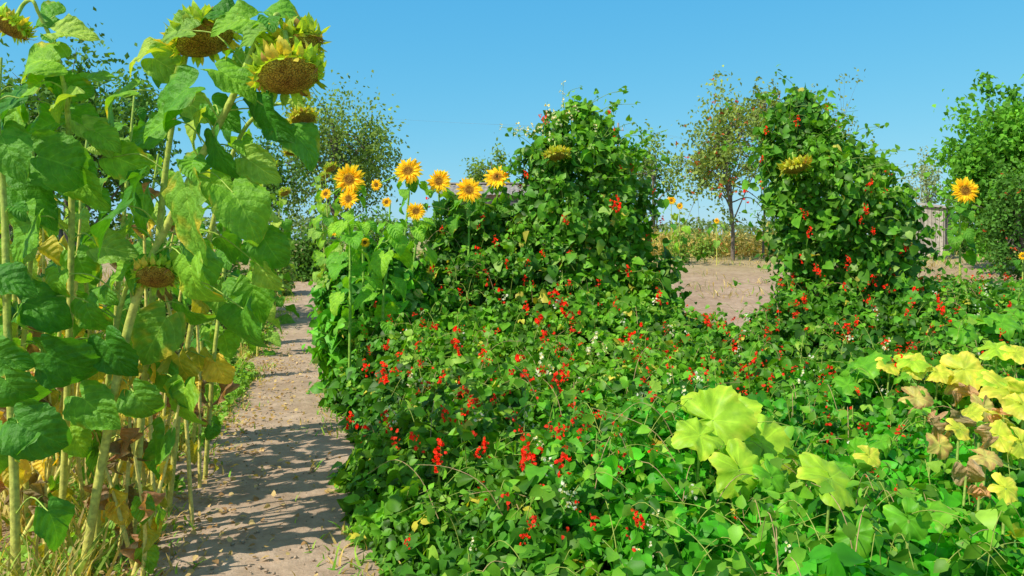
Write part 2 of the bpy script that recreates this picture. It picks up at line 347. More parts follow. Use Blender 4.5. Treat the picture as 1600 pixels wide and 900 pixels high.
sunflower('slim sunflower at left edge whose leafy top rises out of the frame',
 [P(92,gz(4.2),4.2),P(104,640,4.2),P(112,330,4.15),P(104,160,4.1),P(85,75,4.1),P(60,20,4.05)],.019,
 [(P(15,42,4.1),(-.3,-.4,-.85),.11,'droop',0)],6,.18,'gmp',t0=.2,lowt=.3,
 explicit=[(115,50,4.05,75,0,'p'),(45,90,4.0,105,175,'m'),(90,155,4.0,70,-170,'p'),(30,145,4.0,90,-150,'m'),(100,255,3.95,120,-15,'g'),(120,140,4.1,60,-30,'m'),
 (50,312,3.95,110,-30,'g'),(35,372,3.9,110,-120,'m'),(165,215,4.1,60,-30,'m'),(150,120,4.2,60,20,'m'),(180,390,4.0,70,-10,'p'),(90,400,4.3,60,-90,'y'),
 (60,200,4.1,80,-160,'m'),(140,300,4.1,80,-60,'m'),(75,340,4.1,75,-80,'p'),(20,190,4.1,75,-100,'m'),(60,20,4.1,70,170,'m'),(130,185,4.2,70,-20,'m'),(25,280,4.1,75,-140,'p'),(130,420,4.2,70,-60,'m')])
sunflower('short sunflower with brown nodding head among the lower leaves',
 [P(150,gz(4.25),4.25),P(158,700,4.2),P(180,520,4.1),P(205,430,4.0),P(232,408,3.95)],.017,
 [(P(243,432,3.88),(.15,-.6,-.75),.11,'droop',0)],2,.18,'gm',t0=.1,lowt=.4,
 explicit=[(110,575,3.8,115,-35,'g'),(70,480,3.85,100,-10,'g'),(85,450,3.9,60,-100,'m'),(180,560,3.9,90,-60,'g'),(150,640,3.9,90,-35,'m'),(195,625,4.0,70,-100,'y'),(225,635,3.9,80,-50,'g'),(200,710,4.1,60,-90,'b'),(165,790,4.1,60,-95,'b'),(238,790,4.3,60,-100,'y'),(140,500,4.0,75,-70,'m'),(120,690,4.0,70,-60,'m')])
sunflower('thick yellowing sunflower stalk nearest the left edge with dark shaded leaves',
 [P(25,930,3.85),P(22,740,3.85),P(12,520,3.8),P(5,300,3.8),P(-15,90,3.75)],.024,
 [],7,.18,'gm',t0=.2,lowt=.35,
 explicit=[(60,680,3.55,115,-25,'g'),(30,620,3.6,95,-50,'g'),(90,825,3.6,85,-65,'g'),(20,440,3.7,80,-20,'g'),(20,690,3.6,90,-150,'g'),(15,240,3.75,95,-60,'m'),(5,170,3.8,90,-150,'g'),(10,560,3.7,80,-20,'g'),(30,510,3.8,70,-90,'m')])
sunflower('sunflower behind the paired heads with small nodding flower at path side',
 [P(262,gz(4.9),4.9),P(290,560,4.9),P(330,360,4.85),P(372,220,4.8),P(415,170,4.75),P(455,160,4.7)],.018,
 [(P(474,186,4.68),(.3,-.4,-.85),.085,'droop',2),(P(458,236,4.8),(.3,-.3,-.9),.06,'droop',2)],16,.2,'gmmmp',t0=.2,lowt=.35)
bgp=[(45,4.6,170),(180,4.9,150),(-40,4.4,100),(130,5.4,190),(60,5.9,230),(230,5.9,240),(-20,5.6,160),(320,5.6,270),(0,5.0,90),(300,6.4,300)]
bgl=['sunflower stalk behind the nearest one at the left edge','sunflower behind the short plant with brown nodding head','sunflower cut off by the left edge, high leafed','sunflower in second row, left of the single drooping head',
 'lower sunflower in the back row at far left','sunflower in back row below the single drooping head','leafy sunflower in back row touching the left edge','sunflower in back row nearest the path','pale stemmed sunflower hugging the left picture edge','farthest sunflower of the tall left clump']
for (px,d,top),lb in zip(bgp,bgl):
    b=P(px,gz(d),d); tp=P(px+rng.uniform(-10,45),top,d)
    sunflower(lb,[b,b*.6+tp*.4+rng.normal(0,.04,3),b*.25+tp*.75+rng.normal(0,.04,3),tp],.017,[],24,.2,'ggmmmp',group='tall sunflowers on the left',t0=.08,lowt=.34,low='yymb')
for (x,y,h) in [(-2.9,2.0,2.3),(-2.2,1.7,1.7)]:
    sunflower('tall sunflower standing just outside the left edge of view',[(x,y,0),(x+.1,y,h*.33),(x+.15,y+.05,h*.66),(x+.2,y,h)],.02,[],12,.26,'ggm',group='sunflowers outside the left edge',t0=.15)
face=np.array([-.12,-.95,.12])
mids=[('large open yellow sunflower, leftmost of the bright row, with two smaller blooms beside it',548,8.6,[(546,280,27,0),(509,303,10,1),(545,311,18,2)],12,'kkm'),
('open yellow sunflower highest in the bright row, beside a small bud flower',630,9.2,[(638,267,24,1),(588,289,10,0)],10,'kkm'),
('open yellow sunflower third from left in the bright row',684,9.4,[(686,283,21,2)],8,'km'),
('open yellow sunflower standing before the grey roof, slightly lower',728,9.1,[(733,297,23,0)],10,'gm'),
('rightmost open yellow sunflower of the bright row beside the first bean tower',782,9.5,[(777,277,24,1)],10,'gm'),
('small low open sunflower under the bright row',648,8.5,[(650,330,17,2)],9,'kkk'),
('bright green leafy sunflower beside the path with two tiny yellow blooms',565,8.3,[(570,379,9,0),(522,362,8,1)],16,'kkk'),
('bright green sunflower with no bloom at the path edge below the yellow row',545,7.9,[],16,'kkk'),
('lush sunflower foliage right of the path with orange tinged bud',610,8.0,[(604,316,9,2)],15,'kkk')]
for lb,px,d,hs,nl,mx in mids:
    b=np.array([(px-800)/F*d,d,0.0])
    tp=P(hs[0][0],hs[0][1]+18,d+.05) if hs and hs[0][2]>12 else P(px,350,d)
    sunflower(lb,[b,b*.5+tp*.5+rng.normal(0,.05,3),tp+np.array([0,.05,-.15]),tp],.016,
      [(P(h[0],h[1],d-.1),face+rng.normal(0,.18,3),h[2]/F*d,'open',h[3]) for h in hs],nl,.22,mx,group='open sunflowers beyond the path',t0=.3,low='',scol=((.25,.45,.06),(.25,.48,.06)))
sunflower('lone open yellow sunflower on a leafy stalk in front of the far right tree',[P(1500,470,11)*[1,1,0],P(1500,420,11),P(1500,350,11),P(1506,312,11)],.018,
  [(P(1508,298,10.9),(-.15,-.95,.05),.20,'open',0)],22,.21,'gmm',t0=.4,low='')
for (lb,px,py,R,d) in [('yellow green nodding sunflower head poking out of the first bean tower',870,243,.15,8.8),('yellow green nodding sunflower head poking out of the second bean tower',1243,262,.17,8.4)]:
    sunflower(lb,[P(px+8,520,9.4)*[1,1,0],P(px+8,400,9.4),P(px+6,300,9.3),P(px+4,py-18,d+.35),P(px,py-22,d+.12)],.014,[(P(px,py,d),(.15,-.2,-.97),R,'droop',2)],6,.18,'gm',t0=.75,low='')
for i,(px,d,top) in enumerate([(402,11.5,260),(520,14.2,262),(512,16.5,275),(428,15,300)]):
    b=np.array([(px-800)/F*d,d,float(terrain(0,d))]); tp=P(px-12 if i in(1,2) else px+10,top,d)
    sunflower(['dull green sunflower left of the path, nearest of four','dull green sunflower right of the far path, tall and drooping','dull green sunflower with drooping leaves before the orchard tree, right of path end','farthest dull green sunflower left of the path'][i],[b,b*.5+tp*.5,tp],.018,[(tp+np.array([.12,-.1,-.02]),(.5,-.3,-.8),.12,'droop',1)],32,.28,'pmm',group='faded sunflowers far along the path',t0=.02,low='')
for i,(px,py,r) in enumerate([(1049,313,8),(1062,322,6),(1120,345,5),(1598,400,7)]):
    d=26 if i<3 else 14; b=np.array([(px-800)/F*d,d,float(terrain(0,d))]); tp=P(px,py,d)
    sunflower(['tiny far sunflower in front of the pear tree field, upper of the pair','tiny far sunflower in front of the pear tree field, lower of the pair','tiny far sunflower near the dry yellow row','small yellow sunflower cut by the right edge'][i],[b,b*.5+tp*.5,tp],.02,[(tp,face,r/F*d,'open',i)],7,.3,'gmp',t0=.3,low='',seg=5)
# ---------------------------------------------------------------- setting
xs=np.unique(np.concatenate([np.linspace(-600,-30,12),np.linspace(-30,30,90),np.linspace(30,600,12)]))
ys=np.unique(np.concatenate([np.linspace(-30,0,8),np.linspace(0,40,110),np.linspace(40,120,14),np.linspace(120,3000,10)]))
def sheet(name,xs,ys,zf,mat,xfun=None):
    X,Y=np.meshgrid(xs,ys)
    if xfun is not None: X=xfun(X,Y)
    Z=zf(X,Y); c=len(xs); a=Acc(); i=np.arange(len(ys)-1)[:,None]*c; j=np.arange(c-1)[None,:]
    a.add(np.stack([X,Y,Z],-1).reshape(-1,3),np.stack([i+j,i+j+1,i+c+j+1,i+c+j],-1).reshape(-1,4),(.4,.3,.2)); o=a.build(name,mat); o['kind']='structure'; return o
pc=lambda y:-1.36-.237*(y-4.17)+.04*np.sin(y*.8)
pw=lambda y:.59-.008*(y-4)
sheet('ground',xs,ys,lambda x,y:terrain(x,y)-.02+.02*fb(x,y,5,1.5),M_GROUND)
sheet('path',np.linspace(-1,1,44),np.linspace(1.0,22,520),lambda x,y:terrain(x,y)+.03+.016*fb(x,y,8,4)+.005*fb(x,y,9,14)-.05*sst(.75,1.05,np.abs((x-pc(y))/(pw(y)+.25))),M_PATH,lambda u,y:pc(y)+u*(pw(y)+.25))
edge=lambda y:-.72-.25*(y-4.17)+.10*np.sin(y*2.1)+.06*np.sin(y*5.3)
TW=[(.75,9.4,.95),(3.85,8.9,1.05),(-.4,9.5,.8)]
def H(x,y):
    x=np.asarray(x,float); y=np.asarray(y,float)
    h=.42+.50*sst(4.5,10.5,y)+.15*sst(10,13,y)*sst(3,7,x)
    for (a,b,s) in TW: h=h+.38*np.exp(-((x-a)**2+(y-b)**2)/(1.3*s)**2)
    h=h+.15*fb(x,y,21,1.7)+.13*fb(x,y,22,4.5)+.07*fb(x,y,23,11)
    e=x-edge(y); h=h*np.sqrt(sst(-.05,.6,e))
    h=h*(1-sst(12.2,13.4,y+.25*fb(x,y,2,1))*1.0)
    gap=np.exp(-((x/np.maximum(y,1)-.275)/.065)**4)*sst(8.0,9.6,y); h=h*(1-.8*gap)
    return np.maximum(h,.0)
def hit(px,py):
    d=np.linspace(2.4,13,400); z=CZ-(py-HY)/F*d; x=(px-800)/F*d; m=np.where(z<H(x,d))[0]
    if len(m)==0: return None
    i=m[0]; return np.array([x[i],d[i],z[i]])
def bed_leaves(acc,n,y0,y1,T,s0,s1,seed):
    r=np.random.default_rng(seed); y=y0+(y1-y0)*r.random(n*2)**.85; x=(r.random(n*2)*2-1)*(.66*y+.7)
    m=(x>edge(y)-.05); x=x[m][:n]; y=y[m][:n]; n=len(x); h=H(x,y); e=x-edge(y)
    k=np.where(e<.35,.9,.46); z=h*(1-k*r.random(n)**1.7)+r.normal(0,.02,n)+.02
    z=np.where(r.random(n)<.12,z+r.uniform(.03,.15,n)*np.clip(e*2,0,1),z)
    gx=(H(x+.05,y)-H(x-.05,y))/.1; gy=(H(x,y+.05)-H(x,y-.05))/.1
    nn=np.stack([-gx*.5-.2,-gy*.5-.3,np.full(n,.9)],-1)+r.normal(0,.65,(n,3))
    big=fb(x,y,31,1.3)
    near=np.clip((6.6-y)/2.0,0,1)*np.clip((x+.1+.5*big)/1.0,0,1)*.9+np.clip((x-3)/2,0,1)*np.clip((8.5-y)/3,0,1)*.3; near=np.clip(near,0,1)
    a=r.uniform(0,6.28,n); s=r.uniform(s0,s1,n)*(1+.2*fb(x,y,77,1.1))*r.choice([.55,.85,1.05,1.45],n)*(1+.15*near)
    c0=np.array([.16,.40,.02]); c1=np.array([.065,.235,.018]); cb=np.array([.065,.42,.014])
    f=np.clip(.5+.7*big,0,1)[:,None]; col=c0*f+c1*(1-f); col=col*(1-near[:,None])+cb*near[:,None]
    col=col*r.uniform(.38,1.5,(n,1)); q=r.random(n)
    col[q<.07]=np.array([.32,.56,.06]); col[q<.013]=np.array([.68,.62,.07])
    for j,da in enumerate((0,1.5,-1.5)):
        aa=a+da; dd=np.stack([np.cos(aa),np.sin(aa),-.4+r.normal(0,.4,n)],-1)
        ctr=np.stack([x,y,z],-1)+dd*(s*.12)[:,None]
        t=r.integers(len(T),size=n)
        for ti in range(len(T)):
            mm=t==ti; acc.inst(T[ti],frames(dd[mm],nn[mm]+r.normal(0,.25,(mm.sum(),3)),s[mm]*(1.0 if j==0 else .85)),ctr[mm],col[mm]*r.uniform(.85,1.15,(mm.sum(),1)))
bed=thing('bean_bed','low tangled bed of runner beans with red flowers filling the ground right of the path','bean plants',(1.0,7.0,0))
O=np.array(bed.location)
a=Acc(); bed_leaves(a,12500,2.3,5.6,T_BEAN,.055,.092,1); bed_leaves(a,13000,5.2,8.5,T_BEANF,.055,.10,2); bed_leaves(a,14500,8.0,13.2,T_BEANF,.065,.108,3)
a.build('foliage',M_FOL,bed,O,kind='stuff')
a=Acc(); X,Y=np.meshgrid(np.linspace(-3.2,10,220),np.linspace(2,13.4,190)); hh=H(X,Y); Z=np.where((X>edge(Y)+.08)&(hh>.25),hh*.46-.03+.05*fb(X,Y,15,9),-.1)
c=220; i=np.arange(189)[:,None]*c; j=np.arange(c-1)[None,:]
a.add(np.stack([X,Y,Z],-1).reshape(-1,3),np.stack([i+j,i+j+1,i+c+j+1,i+c+j],-1).reshape(-1,4),(.02,.05,.008)); a.build('painted_shade_underlay',M_FOL,bed,O)  # added sheet beneath the leaves; shade between them is put into its dark colour
a=Acc(); r=np.random.default_rng(4); lv=Acc(); TS=leaf_tpl(3,4,lambda v:.4*np.sin(np.pi*(.1+.85*v))+.02,1,.4); RED=(1.0,.055,.018)
for k in range(900):
    y=2.8+9*r.random()**1.1; x=r.uniform(max(edge(y)+.2,-.64*y),.64*y); z=float(H(x,y)); az=r.uniform(0,6.28); L=r.uniform(.12,.5); d=np.array([math.cos(az),math.sin(az),0]); up=r.uniform(.06,.34)
    p=np.array([x,y,z-.04]); q=cat([p,p+d*L*.25+np.array([0,0,up*.7]),p+d*L*.6+np.array([0,0,up]),p+d*L+np.array([0,0,up*r.uniform(.2,1.2)])],4)
    a.tube(q,[.0028,.0013],(.34,.42,.08) if r.random()<.7 else (.48,.34,.16),4)
    m=r.integers(3,9); ii=r.integers(4,len(q),m); lv.inst(T_BEANF[0],frames(r.normal(0,1,(m,3))+[0,0,-.3],r.normal(0,.6,(m,3))+[0,-.3,.8],r.uniform(.035,.08,m)),q[ii],np.array([.19,.46,.03])*r.uniform(.5,1.3,(m,1)))
a.build('vine_stems',M_STALK,bed,O,kind='stuff'); lv.build('vine_leaves',M_FOL,bed,O,kind='stuff')
def spray(seed,col,n):
    r=np.random.default_rng(seed); a=Acc(); T=leaf_tpl(3,4,lambda v:.45*np.sin(np.pi*(.1+.85*v))+.02,1.2,.4)
    a.tube(cat([(0,0,-1.4),(.05,.05,0),(.0,.1,1.1)],4),[.022,.014],(.25,.4,.06),4)
    for k in range(n):
        t=r.uniform(-.8,1.2); az=r.uniform(0,6.28); rad=.25*(1.1-.5*t)*r.uniform(.5,1.3); c=np.array([rad*math.cos(az),rad*math.sin(az)+.08*t,t*.9])
        cc=np.array(col)*r.uniform(.7,1.15)
        dd=nz(np.array([math.cos(az),math.sin(az),.2]))+r.normal(0,.6,(4,3)); a.inst(T,frames(dd,r.normal(0,1,(4,3)),r.uniform(.17,.29,4)),np.tile(c,(4,1)),cc)
    return a.mesh('flower_spray',M_PET)
SPR=[spray(i,RED,[14,9,17,12,7][i]) for i in range(5)]; SPW=[spray(20+i,(.9,.88,.74),10) for i in range(2)]; SPP=[spray(30,(.9,.3,.3),8)]
def put_spray(parent,p,size,kind='red',name=None):
    me={'red':SPR,'white':SPW,'pink':SPP}[kind]; me=me[rng.integers(len(me))]
    return put(me,name or {'red':'red_flower_spray','white':'white_flower_spray','pink':'pink_flower_spray'}[kind],parent,nz(np.array([0.1,1,.1])+rng.normal(0,.2,3)),np.array([0,-.25,1.0])+rng.normal(0,.35,3),size,p)
reds=[(880,742,36),(822,722,38),(752,722,28),(690,725,28),(655,712,24),(870,600,28),(820,590,32),(852,520,26),(885,490,28),(866,466,26),(712,540,26),(692,600,22),(607,592,24),(577,580,22),(565,690,24),(550,665,20),(700,665,22),(1016,722,20),(1160,577,28),(1140,548,18),(988,530,26),(1003,527,20),(1028,470,20),(1385,458,20),(1360,445,16),(1420,470,22),(1460,485,22),(1450,598,28),(1480,508,20),(1318,515,22),(1375,545,20),(1392,575,18),(990,828,24),(820,858,22),(1137,825,16),(900,812,14),(757,560,20),(725,665,18),(735,650,18),(820,740,28),(686,738,24),(600,600,16),(575,690,20),(718,552,20),(655,545,14),(770,640,16),(845,507,20),(850,540,20),(880,600,16),(1100,505,14),(1120,620,14),(1165,590,20),(1200,600,12),(1080,455,14),(1110,480,12),(1250,470,14),(1300,520,16),(1330,505,16),(1350,475,14),(1410,500,16),(1455,470,14),(1370,580,14),(1140,630,12),(640,860,14),(1330,620,12),(1265,670,12),(1400,790,10),(1385,780,10),(1210,500,12),(760,720,22),(610,680,12),(625,560,12),(960,480,14),(980,430,14),(820,485,18),(783,470,18),(880,690,12),(930,660,10),(1010,560,14),(1060,540,12)]
for (px,py,sz) in reds:
    h=hit(px,py+13)
    if h is None: continue
    put_spray(bed,h+np.array([0,-.10,.12]),max(sz,13)/F*h[1]*(.82 if px<1250 else .68))
for (px,py,sz) in [(823,665,24),(845,582,24),(925,545,24),(938,552,18),(855,588,18),(1040,600,12),(1065,630,18),(1015,830,24),(985,885,20),(1008,880,16),(1220,885,20),(645,600,18),(1245,600,14),(740,868,14),(840,705,14),(1045,520,14),(665,610,14),(1375,548,14)]:
    h=hit(px,py+13)
    if h is not None: put_spray(bed,h+np.array([0,-.10,.12]),sz/F*h[1]*.85,'white')
a=Acc(); r=np.random.default_rng(12); n=950; y=3.2+9*r.random(n); x=(r.random(n)*2-1)*.64*y; m=(x>edge(y)+.1)&~((x>.6)&(y<5.4)&(r.random(n)<.8))&(H(x,y)>.3); x=x[m];y=y[m]; z=H(x,y)+.12+.05*r.random(len(x)); n=len(x)
wh=r.random(n)<.16; cc=np.where(wh[:,None],np.array([[.9,.88,.75]]),np.array([RED]))*r.uniform(.75,1.05,(n,1)); hs=r.uniform(.02,.09,n); ct=r.uniform(.15,.95,n)
for k in range(15):
    keep=r.random(n)<ct; kk=keep.sum(); a.inst(TS,frames(r.normal(0,1,(kk,3)),r.normal(0,1,(kk,3)),r.uniform(.012,.022,kk)*(1+.03*y[keep])),(np.stack([x,y,z],-1)+np.stack([r.normal(0,.015,n),r.normal(0,.015,n),r.uniform(-.5,1,n)*hs],-1))[keep],cc[keep])
a.build('scattered_blossom',M_PET,bed,O,kind='stuff')
# ---------------------------------------------------------------- climbing bean mounds
def msample(rows,dm,ratio,n,r,shell=.3,front=False,seed=1):
    R=np.array(rows,float); py=np.linspace(R[0,0],R[-1,0],200); l=np.interp(py,R[:,0],R[:,1]); rr=np.interp(py,R[:,0],R[:,2])
    w=(rr-l)+15; idx=r.choice(200,n,p=w/w.sum()); pyy=py[idx]+r.normal(0,2,n)
    z=CZ-(pyy-HY)/F*dm; cx=((l+rr)/2-800)[idx]/F*dm; hw=((rr-l)/2)[idx]/F*dm
    th=r.uniform(math.pi,2*math.pi,n) if front else np.where(r.random(n)<.68,r.uniform(math.pi,2*math.pi,n),r.uniform(0,math.pi,n))
    lump=.90+.20*fb(th*2.5,z*4,seed,1.0)+.19*fb(th*6,z*10,seed+1,1.0)
    rho=(1-shell*r.random(n)**1.4)*lump
    if not front: rho=rho+np.where(r.random(n)<.08,r.uniform(.02,.30,n),0)
    p=np.stack([cx+hw*np.cos(th)*rho,dm+hw*ratio*np.sin(th)*rho,z+.05*fb(th*5,z*3,seed+2,1)],-1)
    return p,np.stack([np.cos(th),np.sin(th),np.full(n,.45)],-1)
def mound(name,label,dm,rows,n,ratio=.8,s=(.055,.105),cols=((.17,.41,.025),(.065,.23,.018)),nred=8,nwhite=0,poles=True,seed=1,T=T_BEANF,shoots=10,cat_='bean plants',reds=()):
    r=np.random.default_rng(seed+500); base=P((rows[-1][1]+rows[-1][2])/2,0,dm); base[2]=0
    root=thing(name,label,cat_,base); a=Acc()
    p,nn=msample(rows,dm,ratio,n,r,.5,False,seed)
    dd=nn*.4+r.normal(0,.8,(n,3))+np.array([0,0,-.7]); n2=nn*.8+r.normal(0,.65,(n,3))+np.array([-.25,-.2,.45])
    f=np.clip(.5+.6*fb(p[:,0]*2,p[:,2]*2,seed,1.6),0,1)[:,None]; col=(np.array(cols[0])*f+np.array(cols[1])*(1-f))*r.uniform(.42,1.5,(n,1))
    q=r.random(n); col[q<.10]=(.32,.52,.11); col[q<.016]=(.66,.58,.1)
    sz=r.uniform(s[0],s[1],n)*r.choice([.65,1,1.2,2.0],n,p=[.36,.3,.24,.10])
    t=r.integers(len(T),size=n)
    for ti in range(len(T)):
        m=t==ti; a.inst(T[ti],frames(dd[m],n2[m],sz[m]),p[m],col[m])
    st=Acc()
    for k in range(shoots):
        pp,nv=msample(rows[:5] if k%2 else rows[:-1],dm,ratio,1,r,.1,False,seed); b=pp[0]; L=r.uniform(.14,.55); side=nv[0]*np.array([1,1,0]); d=nz(side*(.5 if k%2 else 1.0)+np.array([r.normal(0,.35),0,1.0 if k%3 else .2])); q=cat([b-d*.1,b+d*L*.5,b+d*L+np.array([r.normal(0,.1),0,-.06])],4); st.tube(q,[.004,.002],(.25,.38,.08),4)
        m=8; ii=r.integers(2,len(q),m); a.inst(T[0],frames(r.normal(0,1,(m,3))+np.array([0,0,-.2]),r.normal(0,1,(m,3))+np.array([0,-.4,.6]),r.uniform(.035,.095,m)),q[ii]+r.normal(0,.02,(m,3)),np.array(cols[0])*r.uniform(.7,1.3,(m,1)))
    a.build('foliage',M_FOL,root,base,kind='stuff')
    if st.n: st.build('climbing_shoots',M_STALK,root,base,kind='stuff')
    if poles:
        tz=CZ-(rows[0][0]-HY)/F*dm-.1; tx=((rows[0][1]+rows[0][2])/2-800)/F*dm
        for sx,sy in ((-.6,-.4),(.6,-.4),(.5,.5),(-.5,.5)):
            b=Acc(); b.tube(cat([(base[0]+sx,dm+sy,0),(tx+sx*.05,dm+sy*.05,tz)],4),.018,(.2,.14,.08),6); b.build('pole',M_BARK,root,base)
    R=np.array(rows,float)
    for (px,py,sz) in reds:
        hw=(np.interp(py,R[:,0],R[:,2])-np.interp(py,R[:,0],R[:,1]))/2/F*dm; cxp=(np.interp(py,R[:,0],R[:,2])+np.interp(py,R[:,0],R[:,1]))/2
        u=np.clip((px-cxp)/F*dm/max(hw,.05),-.9,.9); put_spray(root,P(px,py,dm-hw*ratio*math.sqrt(1-u*u)-.14),sz/F*dm*.66)
    p,nn=msample(rows,dm,ratio,nred,r,.02,True,seed)
    for q,v in zip(p,nn): put_spray(root,q+nz(v)*.11,r.uniform(.05,.085))
    return root,base
t1,b1=mound('bean_tower','tall leafy tower of climbing beans right of the yellow sunflower row, topped with white blossom',9.5,
 [(160,898,914),(182,852,946),(212,834,970),(238,812,992),(300,802,1018),(350,784,1030),(400,762,1040),(450,748,1052),(500,728,1062),(560,715,1070)],12000,seed=1,nred=16,shoots=90,
 reds=[(850,186,14),(963,318,24),(825,410,14),(850,398,10),(955,322,14),(885,470,20),(820,440,14),(1022,300,10)])
for (px,py,s) in [(855,172,14),(870,190,14),(880,162,10),(890,182,12),(845,205,12),(825,208,12),(810,198,10),(878,145,7),(860,215,10),(782,198,7),(880,130,6),(865,180,10),(835,200,10),(805,207,9),(930,200,9),(900,170,9),(820,200,9)]: put_spray(t1,P(px,py,8.95+rng.uniform(-.3,.1)),s/F*9.4*.8,'white')
put_spray(t1,P(850,187,8.8),.08,'pink')
a=Acc(); a.tube(cat([P(862,225,9.4),P(825,206,9.3),P(780,198,9.3)],4),[.005,.002],(.2,.34,.08),4); a.tube(cat([P(885,190,9.4),P(880,160,9.3),P(880,128,9.3)],4),[.004,.002],(.2,.34,.08),4)
a.build('flowering_shoot',M_STALK,t1,b1,kind='stuff')
mound('bean_tower','tall tower of climbing beans in right half, sloping down to the wooden outhouse',9.0,
 [(144,1242,1258),(168,1214,1282),(200,1190,1302),(240,1182,1350),(290,1182,1402),(340,1194,1424),(390,1214,1434),(440,1224,1448),(480,1215,1472),(520,1205,1500),(560,1200,1512)],12000,seed=5,nred=20,shoots=95,
 reds=[(1197,207,14),(1165,310,18),(1190,250,10),(1190,290,10),(1352,326,16),(1275,420,16),(1390,270,10),(1282,428,12),(1325,405,12),(1385,300,12),(1345,345,10),(1255,330,8),(1360,440,14),(1410,380,12),(1320,450,12)])
mound('bean_thicket','lower thicket of climbing beans below the grey roof, left of the first tower',9.6,
 [(312,705,740),(334,680,808),(400,666,818),(450,652,838),(520,635,855),(570,625,860)],7500,seed=9,nred=18,poles=False,shoots=50,cols=((.13,.33,.025),(.055,.18,.016)),
 reds=[(745,395,14),(775,378,18),(757,432,18),(745,430,12),(800,395,12),(690,360,12),(668,318,14),(700,420,10),(755,340,12),(730,470,16),(688,455,12),(826,410,16)])
mound('bean_thicket','bright green bushy thicket on the bank of the path below the sunflower row',8.8,
 [(380,558,630),(420,532,665),(460,508,690),(510,498,705),(560,494,715),(620,498,725)],6500,seed=13,nred=3,poles=False,shoots=26,s=(.07,.13),cols=((.17,.50,.03),(.07,.30,.02)),cat_='bean plants')
# ---------------------------------------------------------------- squash
def squash_mesh(seed,base,rim,amt):
    r=np.random.default_rng(seed); segs=80; th=np.linspace(-np.pi,np.pi,segs,endpoint=False); rs=np.array([.003,.2,.4,.6,.8,.93,1.0])
    R=.52*(.88+.10*np.cos(5*th+.3*np.sin(th+seed))+.035*fb(np.cos(th)*3,np.sin(th)*3,seed+4,1.0)+.026*np.cos(23*th+seed)+.015*np.cos(37*th)+.06*np.sin(2*th+seed))*(1-.75*np.exp(-((np.pi-np.abs(th))/.20)**2))
    V=[];C=[]
    for q in rs:
        x=q*R*np.sin(th); y=q*R*np.cos(th); z=.10*q*q-.14*q**4-.04*q*q*np.cos(5*th)+.06*q*fb(x*9,y*9,seed,1.0)-.25*(y**2)+.04*q**3*np.sin(7*th+seed)
        vein=np.clip((np.cos(5*th)-.95)/.05,0,1)*.6; n=fb(x*12,y*12,seed+9,1)*.8+q**2-1.0+amt; f=np.clip(n*1.4,0,1)
        c=np.array(base)[None]*(1-f[:,None])+np.array(rim)[None]*f[:,None]; c=c*(1+vein[:,None]*.5)*(1+.15*fb(x*25,y*25,seed+2,1))[:,None]
        V.append(np.stack([x,y,z],-1)); C.append(np.clip(c,0,1))
    n=segs; i=np.arange(len(rs)-1)[:,None]*n; j=np.arange(n)[None,:]; j2=(j+1)%n
    a=Acc(); a.add(np.concatenate(V),np.stack([i+j,i+j2,i+n+j2,i+n+j],-1).reshape(-1,4),np.concatenate(C)); return a.mesh('squash_leaf',M_FOL)
SQ={'l':[squash_mesh(i,(.40,.66,.04),(.62,.74,.06),.35) for i in range(3)],'y':[squash_mesh(10+i,(.55,.64,.05),(.90,.76,.10),.7) for i in range(3)],'g':[squash_mesh(20+i,(.15,.46,.022),(.28,.58,.04),.2) for i in range(3)],
    'b':[sleaf(80+i,(.62,.38,.18),(.78,.58,.32),.7,1.9,1.0,.8,.14) for i in range(3)],'w':[squash_mesh(40+i,(.70,.60,.16),(.55,.32,.12),.7) for i in range(2)]}
def squash(label,leaves,group=None):
    hs=[(hit(px,py+14),L,k,an) for px,py,L,an,k in leaves]; hs=[h for h in hs if h[0] is not None]
    c=np.mean([h[0] for h in hs],axis=0); c[2]=0; root=thing('squash_plant',label,'squash plant',c,group); st=Acc()
    for p,L,k,an in hs:
        d=p[1]; lift={'l':.27,'y':.24,'w':.2,'b':.2,'g':.14}[k]; q=p+np.array([0,-.05,rng.uniform(lift-.03,lift+.03)]); s=L/F*d*(1.0 if k!='b' else .85); a=math.radians(an)
        st.tube(cat([c*.6+p*[.4,.4,0],p*[1,1,.5],q],4),[.008,.006],(.35,.5,.1),6)
        if k=='b': put(SQ['b'][rng.integers(3)],'withered_leaf',root,(math.cos(a)*.6,-.3,-.8)+rng.normal(0,.25,3),(0,-1,.4)+rng.normal(0,.5,3),s,q+np.array([0,0,.04]))
        else: put(SQ[k][rng.integers(len(SQ[k]))],'leaf',root,np.array([math.cos(a),-.35,math.sin(a)*.7-.25]),np.array([-.15,-.55,.85])+rng.normal(0,.24,3),s,q)
    st.build('stems',M_STALK,root,c,kind='stuff')
squash('squash plant with large pale yellow green lobed leaves, right of centre in front',[(1110,715,125,20,'l'),(1185,752,125,-20,'l'),(1150,800,95,-60,'l'),(1090,735,85,160,'l'),(1140,700,85,60,'l'),(1200,775,60,-60,'g')])
squash('squash plant with light green leaves at the lower edge right of centre',[(1290,838,110,-30,'l'),(1240,825,60,150,'g'),(1440,835,80,40,'g'),(1410,850,70,-60,'g'),(1330,870,70,-90,'g')])
